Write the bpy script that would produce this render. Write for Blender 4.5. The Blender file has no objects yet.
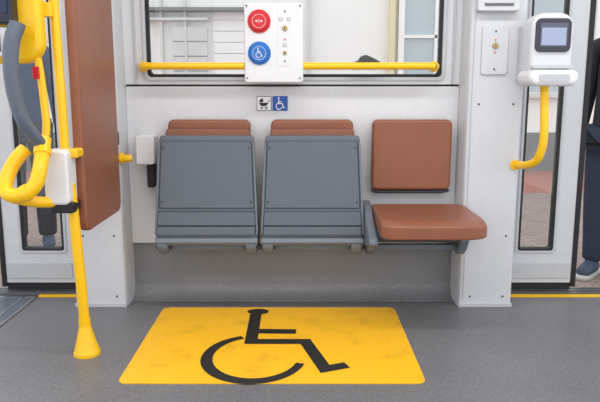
import bpy, bmesh, math, random
from mathutils import Vector, Matrix
random.seed(4)
S = bpy.context.scene
S.view_settings.view_transform = 'Standard'
COL = S.collection

# ------------------------------------------------------------------ materials
def lin(c):
    return tuple(((v/255)/12.92 if v/255 <= .04045 else ((v/255+.055)/1.055)**2.4) for v in c)
def mat(name, c, rough=.5, metal=0, var=0, vscale=30, bump=0, bscale=200, c2=None, spec=.5, emit=0, thr=None):
    m = bpy.data.materials.new(name); m.use_nodes = True
    nt = m.node_tree; N = nt.nodes; L = nt.links
    b = N['Principled BSDF']
    col = lin(c)+(1,)
    b.inputs['Base Color'].default_value = col
    b.inputs['Roughness'].default_value = rough
    b.inputs['Metallic'].default_value = metal
    b.inputs['Specular IOR Level'].default_value = spec
    tc = N.new('ShaderNodeTexCoord')
    n = N.new('ShaderNodeTexNoise'); n.inputs['Scale'].default_value = vscale; n.inputs['Detail'].default_value = 4
    L.new(tc.outputs['Object'], n.inputs['Vector'])
    r = N.new('ShaderNodeValToRGB')
    if c2 is None:
        k = 1-var if var else .97
        c2l = tuple(v*k for v in col[:3])+(1,)
    else:
        c2l = lin(c2)+(1,)
    r.color_ramp.elements[0].color = c2l; r.color_ramp.elements[1].color = col
    lo, hi = thr if thr else (.35, .65)
    r.color_ramp.elements[0].position = lo; r.color_ramp.elements[1].position = hi
    L.new(n.outputs['Fac'], r.inputs['Fac']); L.new(r.outputs['Color'], b.inputs['Base Color'])
    if bump:
        n2 = N.new('ShaderNodeTexNoise'); n2.inputs['Scale'].default_value = bscale
        L.new(tc.outputs['Object'], n2.inputs['Vector'])
        bp = N.new('ShaderNodeBump'); bp.inputs['Strength'].default_value = bump; bp.inputs['Distance'].default_value = .002
        L.new(n2.outputs['Fac'], bp.inputs['Height']); L.new(bp.outputs['Normal'], b.inputs['Normal'])
    if emit:
        b.inputs['Emission Color'].default_value = col; b.inputs['Emission Strength'].default_value = emit
    return m
def glassmat(name, tint=(1, 1, 1), refl=.06):
    m = bpy.data.materials.new(name); m.use_nodes = True
    nt = m.node_tree; N = nt.nodes; L = nt.links; N.remove(N['Principled BSDF'])
    t = N.new('ShaderNodeBsdfTransparent'); t.inputs['Color'].default_value = tint+(1,)
    g = N.new('ShaderNodeBsdfGlossy'); g.inputs['Roughness'].default_value = .03
    mx = N.new('ShaderNodeMixShader'); mx.inputs[0].default_value = refl
    L.new(t.outputs[0], mx.inputs[1]); L.new(g.outputs[0], mx.inputs[2])
    L.new(mx.outputs[0], N['Material Output'].inputs['Surface'])
    return m
def speckle(name, base, dark, light, scale=260, big=(.88, 1.04), bigscale=2.5, rough=.5, p=(.30, .40, .62, .74), bigp=(.3, .7)):
    m = bpy.data.materials.new(name); m.use_nodes = True
    nt = m.node_tree; N = nt.nodes; L = nt.links; b = N['Principled BSDF']
    tc = N.new('ShaderNodeTexCoord')
    n = N.new('ShaderNodeTexNoise'); n.inputs['Scale'].default_value = scale; n.inputs['Detail'].default_value = 1
    r = N.new('ShaderNodeValToRGB'); e = r.color_ramp.elements
    e[0].position = p[0]; e[0].color = lin(dark)+(1,); e[1].position = p[1]; e[1].color = lin(base)+(1,)
    a = e.new(p[2]); a.color = lin(base)+(1,); a = e.new(p[3]); a.color = lin(light)+(1,)
    bg_ = N.new('ShaderNodeTexNoise'); bg_.inputs['Scale'].default_value = bigscale; bg_.inputs['Detail'].default_value = 8
    rb = N.new('ShaderNodeValToRGB'); rb.color_ramp.elements[0].position = bigp[0]; rb.color_ramp.elements[1].position = bigp[1]
    rb.color_ramp.elements[0].color = (big[0],)*3+(1,); rb.color_ramp.elements[1].color = (big[1],)*3+(1,)
    mx = N.new('ShaderNodeMix'); mx.data_type = 'RGBA'; mx.blend_type = 'MULTIPLY'; mx.inputs[0].default_value = 1
    L.new(tc.outputs['Object'], n.inputs['Vector']); L.new(tc.outputs['Object'], bg_.inputs['Vector'])
    L.new(n.outputs['Fac'], r.inputs['Fac']); L.new(bg_.outputs['Fac'], rb.inputs['Fac'])
    L.new(r.outputs['Color'], mx.inputs[6]); L.new(rb.outputs['Color'], mx.inputs[7])
    L.new(mx.outputs[2], b.inputs['Base Color']); b.inputs['Roughness'].default_value = rough
    return m
def brickmat(name, c1, c2, mortar, scale, bw=.5, rh=.25):
    m = bpy.data.materials.new(name); m.use_nodes = True
    nt = m.node_tree; N = nt.nodes; L = nt.links; b = N['Principled BSDF']
    tc = N.new('ShaderNodeTexCoord'); t = N.new('ShaderNodeTexBrick')
    t.inputs['Scale'].default_value = scale; t.inputs['Color1'].default_value = lin(c1)+(1,)
    t.inputs['Color2'].default_value = lin(c2)+(1,); t.inputs['Mortar'].default_value = lin(mortar)+(1,)
    t.inputs['Brick Width'].default_value = bw; t.inputs['Row Height'].default_value = rh
    L.new(tc.outputs['Object'], t.inputs['Vector']); L.new(t.outputs['Color'], b.inputs['Base Color'])
    b.inputs['Roughness'].default_value = .85
    return m

M_white = mat('white_panel', (219, 220, 223), .45)
M_col = mat('column_grey', (205, 207, 212), .4)
M_mould = mat('moulding_grey', (190, 193, 198), .4)
M_ceil = mat('ceiling_white', (225, 225, 225), .6)
M_floor = speckle('floor_vinyl', (113, 112, 115), (93, 92, 96), (139, 138, 141), scale=240, rough=.42, p=(.30, .44, .56, .72), big=(.84, 1.04))
M_kick = speckle('kick_vinyl', (126, 126, 129), (104, 104, 108), (152, 152, 155), scale=240, rough=.42, p=(.30, .44, .56, .72))
M_black = mat('black_rubber', (24, 24, 27), .6)
M_dark = mat('dark_grey_plastic', (58, 61, 67), .5)
M_seat = mat('seat_grey_plastic', (90, 99, 111), .32, bump=.15, bscale=500)
M_seat2 = mat('seat_grey_light', (108, 118, 130), .34)
M_seam = mat('seat_grey_shadow_gap', (58, 65, 74), .45)
M_guard = mat('guard_grey', (88, 97, 110), .35)
M_brown = mat('brown_leather', (142, 86, 60), .36, var=.08, vscale=14, bump=.3, bscale=350)
M_brownd = mat('brown_leather_edge', (128, 77, 54), .42)
M_yel = mat('yellow_paint', (250, 196, 16), .3, var=.03)
M_mat = speckle('yellow_floor_marking', (250, 188, 30), (226, 164, 30), (252, 200, 60), scale=150, big=(.80, 1.0), bigscale=7, p=(.28, .38, .66, .8), bigp=(.30, .46), rough=.42)
M_ink = mat('black_marking', (36, 34, 34), .55, var=.25, vscale=60)
M_red = mat('red_button', (206, 26, 34), .3)
M_blue = mat('blue_sign', (18, 78, 166), .35)
M_blueb = mat('blue_button', (24, 108, 190), .3)
M_sym = mat('white_symbol', (240, 240, 242), .4)
M_signgrey = mat('grey_sign', (100, 100, 100), .4)
M_alu = mat('aluminium', (165, 167, 172), .3, metal=.8)
M_brass = mat('brass', (178, 158, 104), .28, metal=.9)
M_orange = mat('orange_dot', (225, 120, 40), .4)
M_screen = mat('screen', (84, 86, 108), .15, emit=.12)
M_screenl = mat('screen_light', (146, 156, 184), .15, emit=.2)
M_screend = mat('screen_dark', (24, 30, 46), .12)
M_bluedk = mat('screen_navy', (26, 40, 74), .12)
M_bezel = mat('bezel', (54, 52, 64), .3)
M_dev = mat('device_white', (226, 227, 230), .35)
M_devg = mat('device_light_grey', (212, 214, 219), .35)
M_glass = glassmat('clear_glass', (.97, .98, .98), .04)
M_lamp = mat('lamp_diffuser', (255, 255, 252), .5, emit=3)
M_fac = mat('facade_white', (243, 243, 241), .7, var=.04, vscale=2)
M_fac2 = mat('facade_grey', (212, 213, 211), .8, var=.08, vscale=4)
M_fac3 = mat('facade_dark', (124, 126, 126), .8, var=.15, vscale=4)
M_facw = mat('facade_window_pane', (176, 190, 196), .15)
M_ochre = mat('ochre_frame', (222, 210, 168), .6)
M_pave = brickmat('paving', (164, 148, 140), (148, 130, 124), (112, 106, 102), 5)
M_redpave = brickmat('red_paving', (184, 116, 98), (164, 102, 90), (130, 106, 96), 6)
M_jk = mat('black_jacket', (36, 38, 46), .8, var=.2)
M_bluej = mat('blue_coat', (40, 62, 100), .8, var=.2)
M_jean = mat('dark_denim', (50, 58, 78), .85, var=.2, vscale=60)
M_skin = mat('skin', (205, 160, 135), .55)
M_hair = mat('brown_hair', (60, 42, 30), .7)
M_shoe = mat('grey_shoe', (66, 80, 100), .7)
M_sole = mat('shoe_sole', (200, 200, 198), .7)

# ------------------------------------------------------------------ helpers
def finish(name, bm, m, parent=None, label=None, cat=None, bevel=0, seg=3, kind=None, shift=True):
    bmesh.ops.remove_doubles(bm, verts=bm.verts, dist=1e-6)
    bmesh.ops.recalc_face_normals(bm, faces=bm.faces)
    if bevel:
        es = [e for e in bm.edges if len(e.link_faces) == 2 and e.calc_face_angle(0) > math.radians(40)]
        if es:
            bmesh.ops.bevel(bm, geom=es, offset=bevel, segments=seg, affect='EDGES', profile=.5, clamp_overlap=True)
    me = bpy.data.meshes.new(name)
    c = Vector((0, 0, 0))
    if shift and len(bm.verts):
        xs = [v.co for v in bm.verts]
        lo = Vector((min(v[i] for v in xs) for i in range(3))); hi = Vector((max(v[i] for v in xs) for i in range(3)))
        c = Vector(((lo.x+hi.x)/2, (lo.y+hi.y)/2, lo.z))
        for v in bm.verts: v.co -= c
    bm.to_mesh(me); bm.free()
    for p in me.polygons: p.use_smooth = True
    me.set_sharp_from_angle(angle=math.radians(38))
    me.materials.append(m)
    o = bpy.data.objects.new(name, me); o.location = c
    COL.objects.link(o)
    if bevel:
        w = o.modifiers.new('wn', 'WEIGHTED_NORMAL'); w.keep_sharp = True
    if parent is not None: adopt(o, parent)
    tag(o, label, cat, kind)
    return o
def tag(o, label=None, cat=None, kind=None, group=None):
    if label: o['label'] = label
    if cat: o['category'] = cat
    if kind: o['kind'] = kind
    if group: o['group'] = group
def world_of(p):
    if p.parent is None: return p.matrix_basis.copy()
    return world_of(p.parent) @ p.matrix_parent_inverse @ p.matrix_basis
def adopt(o, p):
    o.parent = p; o.matrix_parent_inverse = world_of(p).inverted()
def empty(name, loc, label, cat, group=None, kind=None):
    e = bpy.data.objects.new(name, None); e.location = loc; e.empty_display_size = .05
    COL.objects.link(e); tag(e, label, cat, kind, group); return e
def addbox(bm, x0, x1, y0, y1, z0, z1):
    r = bmesh.ops.create_cube(bm, size=1)
    for v in r['verts']:
        v.co = Vector(((x0+x1)/2+v.co.x*(x1-x0), (y0+y1)/2+v.co.y*(y1-y0), (z0+z1)/2+v.co.z*(z1-z0)))
    return r['verts']
def box(name, x0, x1, y0, y1, z0, z1, m, bevel=0, **k):
    bm = bmesh.new(); addbox(bm, x0, x1, y0, y1, z0, z1)
    return finish(name, bm, m, bevel=bevel, **k)
def rr(a0, a1, b0, b1, r, n=6):
    rs = r if isinstance(r, (tuple, list)) else (r,)*4   # bl, br, tr, tl
    pts = []
    for (cx, cy, s, q) in ((a0, b0, 180, 0), (a1, b0, 270, 1), (a1, b1, 0, 2), (a0, b1, 90, 3)):
        rad = max(rs[q], 1e-4)
        ox = cx+rad if cx == a0 else cx-rad; oy = cy+rad if cy == b0 else cy-rad
        for i in range(n+1):
            t = math.radians(s+90*i/n); pts.append((ox+rad*math.cos(t), oy+rad*math.sin(t)))
    return pts
def to3(p, d, plane):
    if plane == 'xz': return Vector((p[0], d, p[1]))
    if plane == 'xy': return Vector((p[0], p[1], d))
    return Vector((d, p[0], p[1]))
def addprism(bm, pts, d0, d1, plane='xz'):
    a = [bm.verts.new(to3(p, d0, plane)) for p in pts]; b = [bm.verts.new(to3(p, d1, plane)) for p in pts]
    bm.faces.new(a); bm.faces.new(b[::-1]); n = len(pts)
    for i in range(n): bm.faces.new((a[i], b[i], b[(i+1) % n], a[(i+1) % n]))
    return a+b
def prism(name, pts, d0, d1, m, plane='xz', bevel=0, deform=None, **k):
    bm = bmesh.new(); addprism(bm, pts, d0, d1, plane)
    if deform:
        for v in bm.verts: v.co = deform(v.co)
    return finish(name, bm, m, bevel=bevel, **k)
def addring(bm, outer, inner, d0, d1, plane='xz'):
    n = len(outer)
    L = [[bm.verts.new(to3(p, d, plane)) for p in P] for P, d in ((outer, d0), (inner, d0), (inner, d1), (outer, d1))]
    for j in range(4):
        A, B = L[j], L[(j+1) % 4]
        for i in range(n): bm.faces.new((A[i], A[(i+1) % n], B[(i+1) % n], B[i]))
def ring(name, outer, inner, d0, d1, m, plane='xz', bevel=0, deform=None, **k):
    bm = bmesh.new(); addring(bm, outer, inner, d0, d1, plane)
    if deform:
        for v in bm.verts: v.co = deform(v.co)
    return finish(name, bm, m, bevel=bevel, **k)
def catmull(P, n=8):
    P = [Vector(p) for p in P]; out = []
    Q = [P[0]*2-P[1]]+P+[P[-1]*2-P[-2]]
    for i in range(1, len(Q)-2):
        for j in range(n):
            t = j/n; a, b, c, d = Q[i-1], Q[i], Q[i+1], Q[i+2]
            out.append(.5*((2*b)+(c-a)*t+(2*a-5*b+4*c-d)*t*t+(3*b-a-3*c+d)*t**3))
    out.append(P[-1]); return out
def addtube(bm, path, rad, n=16, flat=None):
    path = [Vector(p) for p in path]; m = len(path); rings = []
    up = None
    for i, p in enumerate(path):
        t = (path[min(i+1, m-1)]-path[max(i-1, 0)]).normalized()
        if up is None:
            up = Vector((0, 1, 0)) if abs(t.y) < .8 else Vector((0, 0, 1))
        up = (up-t*up.dot(t)).normalized(); s = t.cross(up)
        r = rad(i/(m-1)) if callable(rad) else rad
        fl = flat or 1
        rings.append([bm.verts.new(p+s*math.cos(2*math.pi*k/n)*r+up*math.sin(2*math.pi*k/n)*r*fl) for k in range(n)])
    for a, b in zip(rings, rings[1:]):
        for k in range(n): bm.faces.new((a[k], a[(k+1) % n], b[(k+1) % n], b[k]))
    bm.faces.new(rings[0]); bm.faces.new(rings[-1][::-1])
def tube(name, path, rad, m, smooth=True, n=16, flat=None, **k):
    bm = bmesh.new(); addtube(bm, catmull(path) if smooth else path, rad, n, flat)
    return finish(name, bm, m, **k)
def addcyl(bm, c, r, d0, d1, axis='y', n=28, r2=None):
    r2 = r if r2 is None else r2
    def P(k, rad, d):
        t = 2*math.pi*k/n; a, b = rad*math.cos(t), rad*math.sin(t)
        return Vector((c[0]+a, d, c[1]+b)) if axis == 'y' else Vector((c[0]+a, c[1]+b, d)) if axis == 'z' else Vector((d, c[0]+a, c[1]+b))
    A = [bm.verts.new(P(k, r, d0)) for k in range(n)]; B = [bm.verts.new(P(k, r2, d1)) for k in range(n)]
    bm.faces.new(A); bm.faces.new(B[::-1])
    for k in range(n): bm.faces.new((A[k], A[(k+1) % n], B[(k+1) % n], B[k]))
def cyl(name, c, r, d0, d1, m, axis='y', r2=None, bevel=0, **k):
    bm = bmesh.new(); addcyl(bm, c, r, d0, d1, axis, r2=r2); return finish(name, bm, m, bevel=bevel, **k)
def screws(parent, pts, r, d0, d1, m=None, name='screw'):
    for q in pts:
        dd = q[2] if len(q) > 2 else 0
        cyl(name, (q[0], q[1]), r, d0+dd, d1+dd, m or M_dark, parent=parent)
def addstroke(bm, P, w, f):
    P = [Vector(p) for p in P]; n = len(P); L = []; R = []
    for i in range(n):
        d1 = (P[i]-P[i-1]) if i > 0 else (P[1]-P[0]); d2 = (P[i+1]-P[i]) if i < n-1 else (P[-1]-P[-2])
        d1.normalize(); d2.normalize()
        n1 = Vector((-d1.y, d1.x)); n2 = Vector((-d2.y, d2.x)); mi = (n1+n2).normalized()
        ww = w(i/(n-1)) if callable(w) else w
        s = (ww/2)/max(.45, mi.dot(n1)); L.append(bm.verts.new(f(P[i]+mi*s))); R.append(bm.verts.new(f(P[i]-mi*s)))
    for i in range(n-1): bm.faces.new((L[i], L[i+1], R[i+1], R[i]))
def adddisc(bm, c, r, f, n=28, ry=None):
    ry = ry or r
    bm.faces.new([bm.verts.new(f(Vector((c[0]+r*math.cos(2*math.pi*k/n), c[1]+ry*math.sin(2*math.pi*k/n))))) for k in range(n)])
def addpoly(bm, P, f): bm.faces.new([bm.verts.new(f(Vector(p))) for p in P])
def wheelchair(bm, f, w=.05):
    """icon in metres, about .57 wide x .8 high, origin near the wheel centre"""
    adddisc(bm, (-.030, .545), .052, f, ry=.038)
    addstroke(bm, [(-.038, .510), (-.036, .172), (.195, .172), (.268, -.10), (.355, -.065)], w, f)
    addstroke(bm, [(-.036+w/2, .29), (.155, .285)], w, f)
    arc = [(-.010+.190*math.cos(math.radians(a)), .012+.218*math.sin(math.radians(a))) for a in range(110, 346, 6)]
    addstroke(bm, arc, lambda t: w*(.62+.30*math.sin(math.pi*t)), f)

# ------------------------------------------------------------------ shell
YW = 3.18
st = dict(kind='structure')
bm = bmesh.new()
addprism(bm, [(-2.6, -.8), (2.6, -.8), (2.6, 3.19), (.9, 3.19), (.9, 3.3), (-1.0, 3.3), (-1.0, 3.19), (-2.6, 3.19)], -.04, 0, 'xy')
finish('floor', bm, M_floor, label='grey speckled vinyl floor of the tram', cat='floor', **st)
box('ceiling', -2.6, 2.6, -.8, 3.4, 2.28, 2.33, M_ceil, label='white ceiling panel with lamp strips', cat='ceiling', **st)
prism('wall_back', rr(-.85, .775, .29, 1.072, .01), YW, YW+.05, M_white, bevel=.004, label='light grey interior wall panel behind folding seats', cat='wall', **st)
OX0, OX1, OZ0, OZ1 = -.745, .69, 1.112, 1.95
ring('wall_upper', rr(-.85, .775, 1.082, 2.28, .001), rr(OX0, OX1, OZ0, OZ1, .03), YW+.01, YW+.06, M_white, bevel=0, label='light grey wall around the tram window', cat='wall', **st)
box('trim_1', -.85, .775, YW+.02, YW+.05, 1.068, 1.086, M_black, label='dark shadow gap between wall panels', cat='trim', **st)
prism('trim_2', [(3.2, .288), (3.2, .075), (3.196, .055), (3.186, .036), (3.172, .020), (3.152, .008), (3.13, .003), (3.13, 0), (3.27, 0), (3.27, .288)], -.85, .775, M_kick, 'yz', label='speckled grey coved skirting below the wall panel', cat='skirting', **st)
w = ring('window_1', rr(OX0-.012, OX1+.012, OZ0-.012, OZ1+.012, .03), rr(OX0+.004, OX1-.004, OZ0+.004, OZ1-.004, .02), YW-.006, YW+.03, M_mould, bevel=.003, label='wide tram window with black rubber seal', cat='window', **st)
ring('seal', rr(OX0+.004, OX1-.004, OZ0+.004, OZ1-.004, .02), rr(OX0+.019, OX1-.019, OZ0+.019, OZ1-.019, .02), YW+.008, YW+.035, M_black, parent=w)
prism('pane', rr(OX0+.017, OX1-.017, OZ0+.017, OZ1-.017, .02), YW+.02, YW+.026, M_glass, parent=w)
box('trim_3', -.80, -.79, YW-.002, YW+.02, 1.084, 2.28, M_mould, bevel=.002, label='slim vertical wall joint strip', cat='trim', **st)
box('trim_4', .735, .745, YW-.002, YW+.02, 1.084, 2.28, M_mould, bevel=.002, label='slim vertical wall joint strip', cat='trim', **st)

def column(name, x0, x1, label):
    o = prism(name, [(x0, 3.30), (x0, 3.07), (x0+.012, 3.045), (x0+.03, 3.04), (x1-.03, 3.04), (x1-.01, 3.047), (x1, 3.07), (x1, 3.30)], 0, 2.28, M_col, 'xy', bevel=.003, label=label, cat='column', **st)
    screws(o, [(sx, sz) for sx in (x0+.06, x1-.05) for sz in (.055, .36, .99)], .005, 3.0385, 3.044)
    box('base_strip', x0+.004, x1-.004, 3.034, 3.05, 0, .022, M_mould, bevel=.003, parent=o)
    return o
colL = column('trim_5', -1.11, -.85, 'light grey pillar cladding behind the brown partition')
colR = column('trim_6', .775, 1.046, 'light grey pillar cladding carrying the reader')
box('groove', .80, .803, 3.037, 3.05, .04, 2.2, M_mould, parent=colR)

def door(name, x0, x1, gx0, gx1, label):
    d = ring(name, rr(x0, x1, .05, 2.02, .004), rr(gx0, gx1, .225, 1.9, .014), 3.285, 3.335, M_col, bevel=.002, label=label, cat='door', **st)
    ring('frame_lip', rr(gx0-.014, gx1+.014, .211, 1.914, .018), rr(gx0, gx1, .225, 1.9, .014), 3.279, 3.288, M_mould, bevel=.002, parent=d)
    ring('seal', rr(gx0, gx1, .225, 1.9, .014), rr(gx0+.011, gx1-.011, .236, 1.889, .012), 3.280, 3.325, M_black, parent=d)
    prism('pane', rr(gx0+.010, gx1-.010, .235, 1.890, .012), 3.29, 3.296, M_glass, parent=d)
    box('kick_plate', x0+.01, x1-.01, 3.278, 3.288, .075, .16, M_mould, bevel=.003, parent=d)
    box('brush_seal', x0, x1, 3.29, 3.33, .012, .05, M_black, parent=d)
    return d
dR = door('door_1', 1.075, 1.43, 1.14, 1.325, 'light grey door leaf with narrow black-edged glass')
box('edge_seal', 1.43, 1.455, 3.28, 3.34, .03, 2.02, M_black, parent=dR)
dL = door('door_2', -1.55, -1.19, -1.455, -1.235, 'light grey door leaf with narrow glass by the pillar')
box('edge_seal', -1.575, -1.55, 3.28, 3.34, .03, 2.02, M_black, parent=dL)
box('trim_7', 1.02, 2.6, 3.26, 3.38, 2.03, 2.28, M_white, bevel=.004, label='white door header panel', cat='trim', **st)
box('trim_8', -2.6, -1.09, 3.26, 3.38, 2.03, 2.28, M_white, bevel=.004, label='white door header panel', cat='trim', **st)
def threshold(name, x0, x1, yx0, yx1):
    t = box(name, x0, x1, 3.19, 3.36, -.04, -.004, M_dark, label='dark metal door threshold with yellow edge line', cat='threshold', **st)
    box('yellow_strip', yx0, yx1, 3.195, 3.235, -.005, .002, M_yel, parent=t)
    for i in range(4): box('rib', x0, x1, 3.25+i*.027, 3.262+i*.027, -.005, .006, M_alu, parent=t)
    return t
threshold('trim_9', 1.046, 2.6, 1.046, 2.6); threshold('trim_10', -2.6, -1.11, -1.36, -1.11)
rp = box('trim_11', -2.3, -1.36, 2.35, 3.20, 0, .003, M_guard, label='dark grey ramp plate set in the floor by the door', cat='floor plate', **st)
for x in (-1.367, -1.43): box('edge_profile', x, x+.012, 2.35, 3.20, .002, .005, M_alu, parent=rp)
box('edge_profile', -2.3, -1.36, 3.175, 3.2, .002, .005, M_alu, parent=rp)
for i, yy in enumerate((.7, 2.2)):
    e = box('ceiling_lamp', -1.9, 1.9, yy-.09, yy+.09, 2.25, 2.28, M_dev, bevel=.004, label='long white ceiling light strip', cat='lamp')
    box('diffuser', -1.88, 1.88, yy-.07, yy+.07, 2.243, 2.25, M_lamp, parent=e); e['group'] = 'ceiling light strips'

# ------------------------------------------------------------------ floor marking
e = prism('floor_marking', rr(-.668, .462, 2.199, 3.027, .035), 0, .003, M_mat, 'xy', label='yellow wheelchair space marking on the grey floor', cat='floor marking')
bm = bmesh.new(); wheelchair(bm, lambda p: Vector((-.172+p.x, 2.420+p.y, .0042)), .054); finish('wheelchair_symbol', bm, M_ink, parent=e)

# ------------------------------------------------------------------ seats
def backrest(p, cx, hw=.192):
    prism('backrest', rr(cx-hw, cx+hw, .575, .915, .028), 3.10, 3.155, M_brown, bevel=.014, seg=4, parent=p)
    box('back_plate', cx-.17, cx+.17, 3.15, 3.18, .55, .88, M_seat, bevel=.004, parent=p)
    tube('back_bar', [(cx-.17, 3.13, .578), (cx-.16, 3.125, .565), (cx+.16, 3.125, .565), (cx+.17, 3.13, .578)], .007, M_dark, parent=p)
def mount(p, cx):
    box('hinge_rail', cx-.2475, cx+.2475, 2.995, 3.035, .300, .328, M_seat2, bevel=.006, parent=p)
    for sx in (-.222, .192):
        prism('hinge_bracket', [(3.18, .288), (3.18, .42), (3.10, .42), (3.0, .385), (2.935, .362), (2.925, .335), (2.945, .300), (2.975, .288)], cx+sx-.012, cx+sx+.040, M_seat2, 'yz', bevel=.009, seg=4, parent=p)
        cyl('hinge_pin', (2.965, .325), .012, cx+sx-.020, cx+sx+.048, M_dark, 'x', parent=p)
def folded(cx, lab):
    p = empty('folding_seat', (cx, 3.12, .30), lab, 'seat', 'folding seats along the wall')
    backrest(p, cx, .198); mount(p, cx)
    zt, zb = .845, .368
    def tilt(c): return Vector((c.x, c.y-(zt-c.z)*.16, c.z))
    def wz(z):
        b = .222+(.236-.222)*(zt-z)/(zt-.50)
        return b if z > .50 else .236+.005*min(1, (.50-z)/.05)
    def tr(ins, z0, z1, r):
        return [(cx+(1 if x > 0 else -1)*(wz(z)-ins)*min(1, abs(x)*2), z) for x, z in rr(-.5, .5, z0, z1, 1e-4, 1)] if r == 0 else \
               [(cx+x*2*(wz(z)-ins), z) for x, z in rr(-.5, .5, z0, z1, r, 5)]
    prism('seat_cushion', tr(.022, .45, .874, .03), 3.045, 3.09, M_brownd, bevel=.012, deform=tilt, parent=p)
    prism('seat_shell', tr(0, zb, zt, .028), 3.014, 3.05, M_seat, bevel=.009, seg=4, deform=tilt, parent=p)
    prism('shell_gap', tr(.011, .508, .822, .016), 3.0125, 3.02, M_seam, deform=tilt, parent=p)
    prism('shell_panel', tr(.0145, .512, .818, .015), 3.008, 3.022, M_seat, bevel=.003, deform=tilt, parent=p)
    prism('shell_gap', tr(.009, .386, .498, .014), 3.0125, 3.02, M_seam, deform=tilt, parent=p)
    prism('shell_ridge', tr(.0125, .432, .494, .012), 3.000, 3.022, M_seat, bevel=.004, deform=tilt, parent=p)
    prism('shell_ridge', tr(.0125, .390, .428, .010), 2.994, 3.022, M_seat, bevel=.004, deform=tilt, parent=p)
    for s in (-1, 1):
        xs = lambda z, o: cx+s*(wz(z)-o)
        prism('side_rim', [(xs(zb+.02, -.001), zb+.02), (xs(zb+.02, .009), zb+.02), (xs(.50, .009), .50), (xs(.81, .009), .81), (xs(.81, -.001), .81), (xs(.50, -.001), .50)], 3.004, 3.024, M_seat2, bevel=.003, deform=tilt, parent=p)
    screws(p, [(cx+sx*(wz(z)-.026), z, -(zt-z)*.16) for sx in (-1, 1) for z in (.79, .54)], .0045, 3.004, 3.010)
    prism('pivot_bar', [(2.93, .376), (2.918, .354), (2.94, .334), (3.06, .334), (3.06, .376)], cx-.240, cx+.240, M_seat2, 'yz', bevel=.006, parent=p)
folded(-.437, 'folded grey plastic tip-up seat beside the white wall box')
folded(.058, 'folded grey plastic tip-up seat in the middle of the row')
p = empty('folding_seat', (.555, 3.12, .30), 'open tip-up seat with brown leather cushion and backrest', 'seat', 'folding seats along the wall')
backrest(p, .54)
box('hinge_rail', .306, .785, 2.995, 3.035, .300, .328, M_seat2, bevel=.006, parent=p)
bm = bmesh.new()
nx, ny = 26, 26
def cush(u, v, top):
    x = .570+.226*u; hy = 1-abs(u)**6*.09
    y = 3.085-.455*v*hy
    k = max(0, (v-.78)/.22); e2 = max(0, (abs(u)-.78)/.22)
    z = .510-.012*(1-u*u)*math.sin(math.pi*min(1, v*1.02)) - .018*k*k-.004*e2*e2 if top else .462-.036*v+.008*k*k+.004*e2*e2
    return Vector((x, y, z))
T = [[bm.verts.new(cush(-1+2*i/nx, j/ny, True)) for i in range(nx+1)] for j in range(ny+1)]
B = [[bm.verts.new(cush(-1+2*i/nx, j/ny, False)) for i in range(nx+1)] for j in range(ny+1)]
for G in (T, B):
    for j in range(ny):
        for i in range(nx): bm.faces.new((G[j][i], G[j][i+1], G[j+1][i+1], G[j+1][i]))
for i in range(nx):
    bm.faces.new((T[0][i], T[0][i+1], B[0][i+1], B[0][i])); bm.faces.new((T[ny][i], T[ny][i+1], B[ny][i+1], B[ny][i]))
for j in range(ny):
    bm.faces.new((T[j][0], T[j+1][0], B[j+1][0], B[j][0])); bm.faces.new((T[j][nx], T[j+1][nx], B[j+1][nx], B[j][nx]))
finish('seat_cushion', bm, M_brown, bevel=.008, seg=4, parent=p)
prism('seat_shell', [(.345, 3.09), (.345, 2.76), (.37, 2.72), (.76, 2.72), (.79, 2.76), (.79, 3.09)], .412, .455, M_seat, 'xy', bevel=.010, parent=p)
prism('side_arm', [(3.14, .33), (3.16, .50), (3.10, .525), (3.02, .510), (2.84, .450), (2.73, .415), (2.72, .39), (2.76, .372), (2.96, .330)], .300, .343, M_seat2, 'yz', bevel=.012, seg=4, parent=p, label='chunky moulded grey hinge arm')
for cxx in (.312, .740):
    prism('hinge_bracket', [(3.18, .288), (3.18, .42), (3.10, .42), (3.0, .40), (2.90, .395), (2.885, .370), (2.93, .315), (2.97, .288)], cxx, cxx+.042, M_seat2, 'yz', bevel=.008, seg=4, parent=p)
    cyl('hinge_pin', (2.955, .335), .012, cxx-.006, cxx+.048, M_dark, 'x', parent=p)
box('support_bar', .345, .755, 2.90, 3.10, .360, .420, M_dark, bevel=.010, parent=p)

# ------------------------------------------------------------------ handrail and console
hr = empty('handrail', (-.05, 3.1, 1.15), 'yellow horizontal handrail in front of the window', 'handrail')
tube('rail', [(-.755, 3.17, 1.166), (-.752, 3.12, 1.166), (-.73, 3.09, 1.166), (-.68, 3.08, 1.166), (-.5, 3.08, 1.166), (-.26, 3.08, 1.166)], .0165, M_yel, parent=hr)
tube('rail', [(.016, 3.08, 1.166), (.3, 3.08, 1.166), (.6, 3.08, 1.166), (.628, 3.085, 1.166), (.643, 3.11, 1.166), (.646, 3.17, 1.166)], .0165, M_yel, parent=hr)
for x in (-.755, .646): cyl('flange', (x, 1.166), .025, 3.165, 3.18, M_yel, parent=hr, bevel=.002)
prism('rail_clamp', [(.235, 1.166), (.245, 1.182), (.275, 1.192), (.285, 1.212), (.31, 1.218), (.34, 1.206), (.375, 1.188), (.385, 1.166), (.37, 1.15), (.25, 1.15)], 3.085, 3.125, M_dark, bevel=.008, label='dark rubber stopper', parent=hr)

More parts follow.
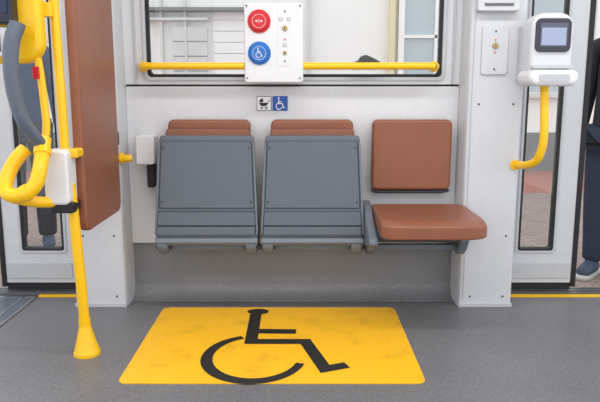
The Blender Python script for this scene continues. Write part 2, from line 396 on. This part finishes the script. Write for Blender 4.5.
c = empty('control_panel', (-.12, 3.16, 1.09), 'white control panel with red and blue round buttons', 'control panel')
prism('housing', rr(-.258, .015, 1.088, 1.45, .014), 3.055, 3.19, M_dev, bevel=.008, parent=c)
yf = 3.055
Zr, Zb, BX = 1.366, 1.223, -.188
def circ(r, cx, cz, n=36): return [(cx+r*math.cos(t*2*math.pi/n), cz+r*math.sin(t*2*math.pi/n)) for t in range(n)]
for (z, m_, lb) in ((Zr, M_red, 'red round stop button'), (Zb, M_blueb, 'blue wheelchair request button')):
    cyl('button_collar', (BX, z), .053, yf-.006, yf+.002, m_, r2=.053, bevel=.002, parent=c)
    b = cyl('button', (BX, z), .042, yf-.016, yf+.002, m_, r2=.048, bevel=.003, parent=c, label=lb)
    ring('button_ring', circ(.0305, BX, z), circ(.0292, BX, z), yf-.0172, yf-.015, M_sym, parent=b)
    bm = bmesh.new()
    if m_ is M_blueb:
        wheelchair(bm, lambda p, z=z: Vector((BX-.002+(p.x-.03)*.056, yf-.0168, z-.009+p.y*.056)), .046)
    else:
        f = lambda p, z=z: Vector((BX+p.x, yf-.0168, z+p.y))
        addstroke(bm, [(0, -.010), (0, .010)], .0018, f)
        for s in (-1, 1):
            addpoly(bm, [(s*.018, 0), (s*.010, .006), (s*.010, -.006)], f)
            addstroke(bm, [(s*.010, 0), (s*.004, 0)], .0025, f)
    finish('button_symbol', bm, M_sym, parent=b)
prism('lock_plate', rr(-.102, -.038, 1.165, 1.43, .012), yf-.002, yf+.002, M_dev, bevel=.001, parent=c)
def keylock(cx, z, y, r, par):
    k = cyl('key_lock', (cx, z), r, y-.010, y+.001, M_brass, parent=par, bevel=.002)
    box('keyhole', cx-.0015, cx+.0015, y-.0108, y-.0095, z-.007, z+.007, M_black, parent=k)
keylock(-.07, 1.335, yf, .012, c); keylock(-.07, 1.225, yf, .008, c)
cyl('indicator', (-.07, 1.285), .004, yf-.006, yf, M_red, parent=c)
screws(c, [(-.07, 1.41), (-.07, 1.187), (-.245, 1.435), (.0, 1.435), (-.245, 1.11), (.0, 1.11)], .004, yf-.005, yf+.001, M_signgrey)
for cx_, cz_ in ((-.088, 1.375), (-.052, 1.375), (-.07, 1.258)):
    bm = bmesh.new()
    f = lambda p, a=cx_, b_=cz_: Vector((a+p.x, yf-.0035, b_+p.y))
    addstroke(bm, [(-.007, -.006), (-.007, .006), (.007, .006), (.007, -.006), (-.007, -.006)], .0015, f)
    finish('plate_symbol', bm, M_dark, parent=c)

# pictogram signs
yS = 3.176
s1 = prism('pictogram_sign', rr(-.211, -.139, .955, 1.026, .004), yS, YW, M_signgrey, label='grey and white pictogram sign with a pram symbol', cat='sign')
f = lambda p: Vector((-.175+p.x, yS-.001, .99+p.y))
bm = bmesh.new(); addpoly(bm, rr(-.033, .033, -.032, .032, .003), f); finish('sign_face', bm, M_sym, parent=s1)
bm = bmesh.new()
for x in (-.012, .010):
    addring(bm, [(-.175+x+.0065*math.cos(t*.524), .99-.021+.0065*math.sin(t*.524)) for t in range(12)], [(-.175+x+.003*math.cos(t*.524), .99-.021+.003*math.sin(t*.524)) for t in range(12)], yS-.0022, yS-.0018)
f = lambda p: Vector((-.175+p.x, yS-.002, .99+p.y))
R = .0215
addpoly(bm, [(-.003+R*math.cos(math.radians(a)), .004+R*.8*math.sin(math.radians(a))) for a in range(180, 361, 15)], f)
addpoly(bm, [(-.004, .0065)]+[(-.004+.0205*math.cos(math.radians(a)), .0065+.0185*math.sin(math.radians(a))) for a in range(92, 181, 11)], f)
addstroke(bm, [(.017, .003), (.023, .013), (.030, .014)], .003, f)
finish('pram_symbol', bm, M_ink, parent=s1)
s2 = prism('pictogram_sign', rr(-.134, -.060, .955, 1.026, .004), yS, YW, M_blue, label='blue pictogram sign with a white wheelchair symbol', cat='sign')
bm = bmesh.new(); wheelchair(bm, lambda p: Vector((-.101+p.x*.075, yS-.001, .977+p.y*.075)), .06); finish('wheelchair_symbol', bm, M_sym, parent=s2)

wb = prism('wall_box', rr(-.79, -.70, .70, .84, .012), 3.09, 3.18, M_dev, bevel=.006, label='small white plastic box on the wall beside the folded seat', cat='wall box')
prism('wall_box_cable', rr(-.745, -.71, .585, .70, .008), 3.11, 3.17, M_black, bevel=.004, parent=wb, label='black plug underneath')
sr = tube('stub_rail', [(-.86, 3.06, .735), (-.84, 3.055, .735), (-.82, 3.055, .735), (-.80, 3.06, .735)], .017, M_yel, label='short yellow handrail stub on the pillar', cat='handrail')
cyl('flange', (3.06, .735), .026, -.852, -.838, M_yel, 'x', parent=sr)

# ------------------------------------------------------------------ brown partition + pole
bp = prism('partition_panel', rr(2.505, 3.0, .495, 1.95, .05), -.886, -.844, M_brown, 'yz', bevel=.012, seg=4, label='tall brown padded leather partition between pole and pillar', cat='partition')
for z in (.80, 1.6): box('wall_bracket', -.878, -.854, 2.98, 3.05, z, z+.06, M_dark, bevel=.003, parent=bp)
pl = empty('grab_pole', (-.865, 2.47, 0), 'yellow floor-to-ceiling grab pole with flared foot', 'grab pole')
tube('pole', [(-.902, 2.47, .70), (-.905, 2.47, 1.1), (-.912, 2.47, 1.55), (-.915, 2.47, 2.28)], .0175, M_yel, parent=pl)
tube('lower_pole', [(-.864, 2.47, .06), (-.872, 2.465, .35), (-.882, 2.46, .60), (-.888, 2.455, .70)], .0205, M_yel, n=24, parent=pl)
tube('pole_foot', [(-.864, 2.47, 0), (-.864, 2.47, .012), (-.865, 2.47, .05), (-.866, 2.47, .10), (-.867, 2.47, .15)], lambda t: .053 if t < .25 else .053-.030*min(1, (t-.25)/.6), M_yel, parent=pl, smooth=True, n=28)
prism('handle_housing', rr(-.965, -.872, .625, .835, .022), 2.40, 2.50, M_dev, bevel=.012, seg=4, label='white plastic clamp housing', parent=pl)
prism('clamp', rr(-.95, -.862, .592, .632, .01), 2.41, 2.495, M_black, bevel=.006, parent=pl)
box('panel_clip', -.885, -.846, 2.44, 2.53, .80, .835, M_yel, bevel=.008, parent=pl)
tube('loop_handle', [(-.945, 2.38, .880), (-.940, 2.345, .83), (-.940, 2.315, .775), (-.952, 2.295, .722), (-.985, 2.285, .690), (-1.03, 2.285, .682), (-1.060, 2.295, .695), (-1.068, 2.315, .725), (-1.058, 2.345, .775), (-1.040, 2.375, .815), (-1.022, 2.395, .838)], .0265, M_yel, n=24, parent=pl)
tube('joint_collar', [(-.9415, 2.355, .845), (-.940, 2.342, .825)], .031, M_yel, n=24, smooth=False, parent=pl)
tube('joint_collar', [(-.972, 2.287, .699), (-.992, 2.284, .687)], .031, M_yel, n=24, smooth=False, parent=pl)
tube('handle_arm', [(-1.05, 2.32, .668), (-.99, 2.37, .645), (-.945, 2.42, .635), (-.90, 2.45, .635)], .021, M_yel, parent=pl)

tv = empty('ticket_reader', (-1.0, 2.4, 1.16), 'yellow-framed ticket reader with dark screen and grey guard', 'ticket reader')
prism('housing', rr(-1.20, -.928, 1.150, 1.62, (.03, .075, .03, .03)), 2.375, 2.44, M_yel, bevel=.024, seg=5, parent=tv)
prism('front_case', rr(-1.19, -1.005, 1.285, 1.60, .015), 2.325, 2.385, M_screend, bevel=.008, parent=tv)
prism('screen', rr(-1.18, -1.02, 1.32, 1.58, .008), 2.321, 2.327, M_bluedk, bevel=.001, parent=tv)
prism('card_slot', rr(-1.16, -1.03, 1.175, 1.275, .008), 2.34, 2.385, M_dev, bevel=.006, parent=tv)
prism('slot_panel', rr(-1.14, -1.06, 1.19, 1.25, .004), 2.335, 2.342, M_black, parent=tv)
tube('curved_guard', [(-.985, 2.32, 1.285), (-1.002, 2.30, 1.22), (-1.008, 2.29, 1.13), (-1.002, 2.29, 1.04), (-.985, 2.30, .955), (-.962, 2.325, .900), (-.946, 2.350, .862)], lambda t: .029-.007*t, M_guard, flat=.9, n=24, label='dark grey curved guard', parent=tv)
tube('frame_tube', [(-.955, 2.40, 1.17), (-.95, 2.405, 1.10), (-.945, 2.405, 1.02), (-.94, 2.40, .94), (-.942, 2.395, .89)], .014, M_yel, parent=tv)
prism('warning_label', rr(-.972, -.948, 1.095, 1.14, .005), 2.385, 2.392, M_red, bevel=.002, parent=tv, label='small red tag')
box('bracket', -.940, -.905, 2.425, 2.465, 1.32, 1.37, M_yel, bevel=.004, parent=tv)
box('bracket', -.940, -.905, 2.425, 2.465, 1.52, 1.57, M_yel, bevel=.004, parent=tv)

# ------------------------------------------------------------------ right reader
rv = empty('ticket_reader', (1.08, 2.95, 1.07), 'light grey card reader with blue-grey screen on the pillar', 'ticket reader')
prism('housing', rr(1.003, 1.187, 1.12, 1.385, (.02, .02, .06, .06), 10), 2.87, 3.0, M_devg, bevel=.020, seg=6, parent=rv)
prism('reader_base', rr(.988, 1.204, 1.072, 1.142, (.035, .035, .03, .03), 8), 2.82, 3.0, M_dev, bevel=.022, seg=6, parent=rv)
prism('lower_lip', rr(1.005, 1.187, 1.146, 1.162, .007, 4), 2.845, 2.88, M_mould, bevel=.004, parent=rv)
prism('bezel', rr(1.018, 1.172, 1.218, 1.360, .024), 2.860, 2.873, M_bezel, bevel=.004, parent=rv)
prism('screen', rr(1.036, 1.154, 1.240, 1.340, .006), 2.857, 2.865, M_screen, parent=rv)
bm = bmesh.new(); f = lambda p: Vector((1.095+p.x, 2.8555, 1.29+p.y))
addpoly(bm, rr(-.053, .053, -.044, .030, .002), f)
finish('screen_graphic', bm, M_screenl, parent=rv)
prism('card_target', rr(1.03, 1.16, 1.092, 1.122, .01), 2.816, 2.823, M_mould, parent=rv)
prism('mount', rr(1.0, 1.04, 1.10, 1.34, .005), 2.99, 3.045, M_mould, bevel=.003, parent=rv)
tube('hooked_handle', [(1.084, 2.92, 1.10), (1.085, 2.90, 1.05), (1.086, 2.885, .95), (1.088, 2.88, .86), (1.085, 2.885, .80), (1.074, 2.905, .745), (1.053, 2.955, .715), (1.028, 3.03, .705)], .0185, M_yel, parent=rv)
cyl('flange', (1.020, .705), .024, 3.030, 3.042, M_yel, parent=rv, bevel=.002)

kp = prism('key_switch_plate', rr(.835, .955, 1.125, 1.345, .012), 3.03, 3.041, M_col, bevel=.003, label='grey plate with brass key switch on the pillar', cat='switch plate')
keylock(.895, 1.255, 3.031, .013, kp)
screws(kp, [(.895, 1.32), (.895, 1.15)], .004, 3.027, 3.032)
for z in (1.225, 1.283): cyl('indicator', (.895, z), .004, 3.026, 3.032, M_orange, parent=kp)
pb = prism('pillar_box', rr(.80, .99, 1.405, 1.62, .012), 3.0, 3.041, M_col, bevel=.006, label='grey cover box high on the pillar', cat='cover box')
box('cover_slot', .83, .96, 2.997, 3.002, 1.428, 1.440, M_signgrey, parent=pb)

# ------------------------------------------------------------------ outside
box('ground', -12, 12, 3.38, 7.2, -.16, -.10, M_pave, label='grey paved pavement outside the tram', cat='pavement', kind='structure')
box('pavement', -12, 12, 7.2, 9.6, -.16, -.099, M_redpave, label='reddish brick paving strip along the building', cat='pavement', kind='structure')
bd = empty('building', (0, 9.2, -.1), 'pale street building facade with plinth and shuttered openings', 'building')
box('facade_wall', -12, 12, 9.2, 9.6, -.1, 5, M_fac, parent=bd)
box('plinth', -12, 12, 9.14, 9.2, -.1, .45, M_fac3, parent=bd)
box('cornice', -2.3, -.5, 9.0, 9.2, 2.10, 2.15, M_fac3, bevel=.01, parent=bd)
box('cornice', -2.3, -1.25, 9.05, 9.2, 1.98, 2.02, M_fac2, bevel=.01, parent=bd)
box('stone_panel', -1.75, -1.28, 9.12, 9.2, -.1, 1.9, M_fac2, parent=bd)
for k in range(3):
    box('stone_joint', -1.75, -1.28, 9.115, 9.13, 1.30+k*.2, 1.312+k*.2, M_fac3, parent=bd)
for k in range(3):
    box('stone_pilaster', -2.25+k*.33, -2.22+k*.33, 9.1, 9.2, -.1, 4, M_fac2, parent=bd)
bm = bmesh.new()
for k in range(20): addprism(bm, [(9.19, .2+k*.15), (9.17, .2+k*.15), (9.17, .2+k*.15+.142), (9.19, .2+k*.15+.142)], -1.2, -.35, 'yz')
finish('roller_shutter', bm, M_fac, parent=bd)
box('downpipe', .10, .15, 9.08, 9.2, -.1, 4, M_fac2, bevel=.02, parent=bd)
box('window_frame', 1.22, 1.30, 9.05, 9.2, -.1, 3, M_ochre, parent=bd)
ring('window_frame', rr(1.35, 2.4, .4, 3.0, .001), rr(1.43, 2.32, .48, 2.92, .001), 9.08, 9.2, M_fac, parent=bd)
box('window_pane', 1.42, 2.33, 9.14, 9.19, .47, 2.93, M_facw, parent=bd)
box('window_mullion', 1.85, 1.89, 9.1, 9.2, .48, 2.92, M_fac, parent=bd)
box('window_mullion', 1.43, 2.32, 9.1, 9.2, 1.75, 1.79, M_fac, parent=bd)
for xx in (3.1, 4.6, -4.4, -6.0):
    box('window_pane', xx, xx+.9, 9.14, 9.195, 1.0, 2.6, M_facw, parent=bd)
    ring('window_frame', rr(xx-.06, xx+.96, .94, 2.66, .001), rr(xx, xx+.9, 1.0, 2.6, .001), 9.1, 9.2, M_fac2, parent=bd)
box('facade_band', .1, 12, 9.13, 9.2, .95, 1.02, M_fac2, parent=bd)

# ------------------------------------------------------------------ people
def skinmesh(name, V, E, R, m, root=0, sub=2):
    me = bpy.data.meshes.new(name+'_rig'); me.from_pydata([Vector(v) for v in V], E, [])
    o = bpy.data.objects.new(name+'_rig', me); COL.objects.link(o)
    sk = o.modifiers.new('skin', 'SKIN'); sk.use_smooth_shade = True
    for i, r in enumerate(R):
        me.skin_vertices[0].data[i].radius = r if isinstance(r, tuple) else (r, r)
    me.skin_vertices[0].data[root].use_root = True
    s = o.modifiers.new('sub', 'SUBSURF'); s.levels = sub; s.render_levels = sub
    bpy.context.view_layer.update()
    dg = bpy.context.evaluated_depsgraph_get()
    nm = bpy.data.meshes.new_from_object(o.evaluated_get(dg))
    bpy.data.objects.remove(o, do_unlink=True)
    nm.name = name; nm.materials.clear(); nm.materials.append(m)
    for p_ in nm.polygons: p_.use_smooth = True
    ob = bpy.data.objects.new(name, nm); COL.objects.link(ob); return ob
def person(x, y, rot, jk, tr, sh, label):
    e = empty('person', (x, y, -.10), label, 'person'); e.rotation_euler = (0, 0, rot)
    V = [(0, 0, .95), (0, .01, 1.12), (0, .015, 1.32), (0, .02, 1.44), (0, .01, 1.50), (0, -.005, 1.58), (0, -.015, 1.65), (0, -.005, 1.71)]
    R = [(.13, .10), (.125, .09), (.14, .10), (.07, .06), (.05, .052), (.068, .078), (.074, .088), (.05, .06)]
    E = [(i, i+1) for i in range(7)]
    V += [(0, -.098, 1.615), (0, -.118, 1.60)]; R += [.012, .009]; E += [(6, 8), (8, 9)]
    for s in (-1, 1):
        b = len(V)
        V += [(s*.17, .02, 1.42), (s*.215, .04, 1.14), (s*.225, -.02, .90), (s*.225, -.035, .85), (s*.222, -.04, .82)]
        R += [.058, .043, .028, (.02, .034), (.018, .036)]
        E += [(3, b), (b, b+1), (b+1, b+2), (b+2, b+3), (b+3, b+4)]
        for k, (dy, ln) in enumerate(((-.036, .07), (-.012, .08), (.012, .074), (.034, .058))):
            q = len(V); V += [(s*.222, -.04+dy, .795), (s*.214, -.045+dy, .795-ln*.5), (s*.202, -.05+dy, .795-ln)]; R += [.009, .0085, .007]; E += [(b+4, q), (q, q+1), (q+1, q+2)]
        q = len(V); V += [(s*.212, -.075, .835), (s*.205, -.095, .80)]; R += [.010, .009]; E += [(b+3, q), (q, q+1)]
        b = len(V)
        V += [(s*.09, 0, .88), (s*.10, -.01, .50), (s*.10, .02, .09), (s*.105, -.05, .05), (s*.11, -.14, .035)]
        R += [(.085, .085), .058, .038, (.036, .032), (.034, .022)]
        E += [(0, b), (b, b+1), (b+1, b+2), (b+2, b+3), (b+3, b+4)]
    o = skinmesh('body', V, E, R, M_skin); o.parent = e
    JV = [(0, 0, .84), (0, 0, .95), (0, .01, 1.12), (0, .015, 1.32), (0, .02, 1.43), (0, .015, 1.475)]
    JR = [(.175, .135), (.17, .13), (.16, .125), (.17, .13), (.10, .08), (.065, .065)]
    JE = [(i, i+1) for i in range(5)]
    for s in (-1, 1):
        b = len(JV); JV += [(s*.175, .02, 1.415), (s*.218, .04, 1.14), (s*.228, -.01, .93), (s*.228, -.015, .90)]
        JR += [.075, .062, .048, .046]; JE += [(4, b), (b, b+1), (b+1, b+2), (b+2, b+3)]
    o = skinmesh('jacket', JV, JE, JR, jk, root=1); o.parent = e
    TV = [(0, 0, .96)]; TR = [(.15, .115)]; TE = []
    for s in (-1, 1):
        b = len(TV); TV += [(s*.09, 0, .87), (s*.10, -.01, .50), (s*.10, .02, .12), (s*.10, .02, .08)]
        TR += [.105, .082, .07, .072]; TE += [(0, b), (b, b+1), (b+1, b+2), (b+2, b+3)]
    o = skinmesh('trousers', TV, TE, TR, tr); o.parent = e
    for s in (-1, 1):
        o = skinmesh('shoe', [(s*.10, .06, .045), (s*.10, .01, .06), (s*.105, -.07, .05), (s*.11, -.17, .04)], [(0, 1), (1, 2), (2, 3)], [(.042, .04), (.05, .055), (.05, .042), (.045, .03)], sh); o.parent = e
        P = [(s*.105-.05, -.16), (s*.105-.035, -.205), (s*.105+.035, -.205), (s*.105+.05, -.16), (s*.10+.045, .09), (s*.10-.045, .09)]
        so = prism('shoe_sole', P, 0, .025, M_sole, 'xy', bevel=.006, shift=False); so.parent = e
    o = skinmesh('hair', [(0, .03, 1.60), (0, .035, 1.68), (0, .005, 1.73)], [(0, 1), (1, 2)], [(.075, .07), (.082, .085), (.07, .075)], M_hair); o.parent = e
    return e
person(1.93, 3.90, math.radians(-40), M_jk, M_jean, M_shoe, 'person in black jacket and dark jeans standing on the pavement')
person(-1.97, 4.65, math.radians(20), M_bluej, M_jk, M_shoe, 'person in blue coat and black trousers standing on the pavement')

# ------------------------------------------------------------------ light
W = bpy.data.worlds.new('sky'); S.world = W; W.use_nodes = True
bg = W.node_tree.nodes['Background']; bg.inputs[0].default_value = (.96, .975, 1, 1); bg.inputs[1].default_value = 1.5
def area(x, y, z, sx, sy, pw, rot=(0, 0, 0)):
    l = bpy.data.lights.new('ceiling_light', 'AREA'); l.shape = 'RECTANGLE'; l.size = sx; l.size_y = sy; l.energy = pw; l.color = (1, .99, .97)
    o = bpy.data.objects.new('ceiling_light', l); o.location = (x, y, z); o.rotation_euler = rot; COL.objects.link(o)
area(0, .7, 2.235, 3.7, .14, 24); area(0, 2.2, 2.235, 3.7, .14, 24)

cam = bpy.data.cameras.new('camera'); co = bpy.data.objects.new('camera', cam); COL.objects.link(co)
cam.lens = 38.64; cam.sensor_width = 36; cam.clip_start = .05
co.location = (0, 0, 1.06); co.rotation_euler = (math.radians(90-9.87), 0, 0)
S.camera = co
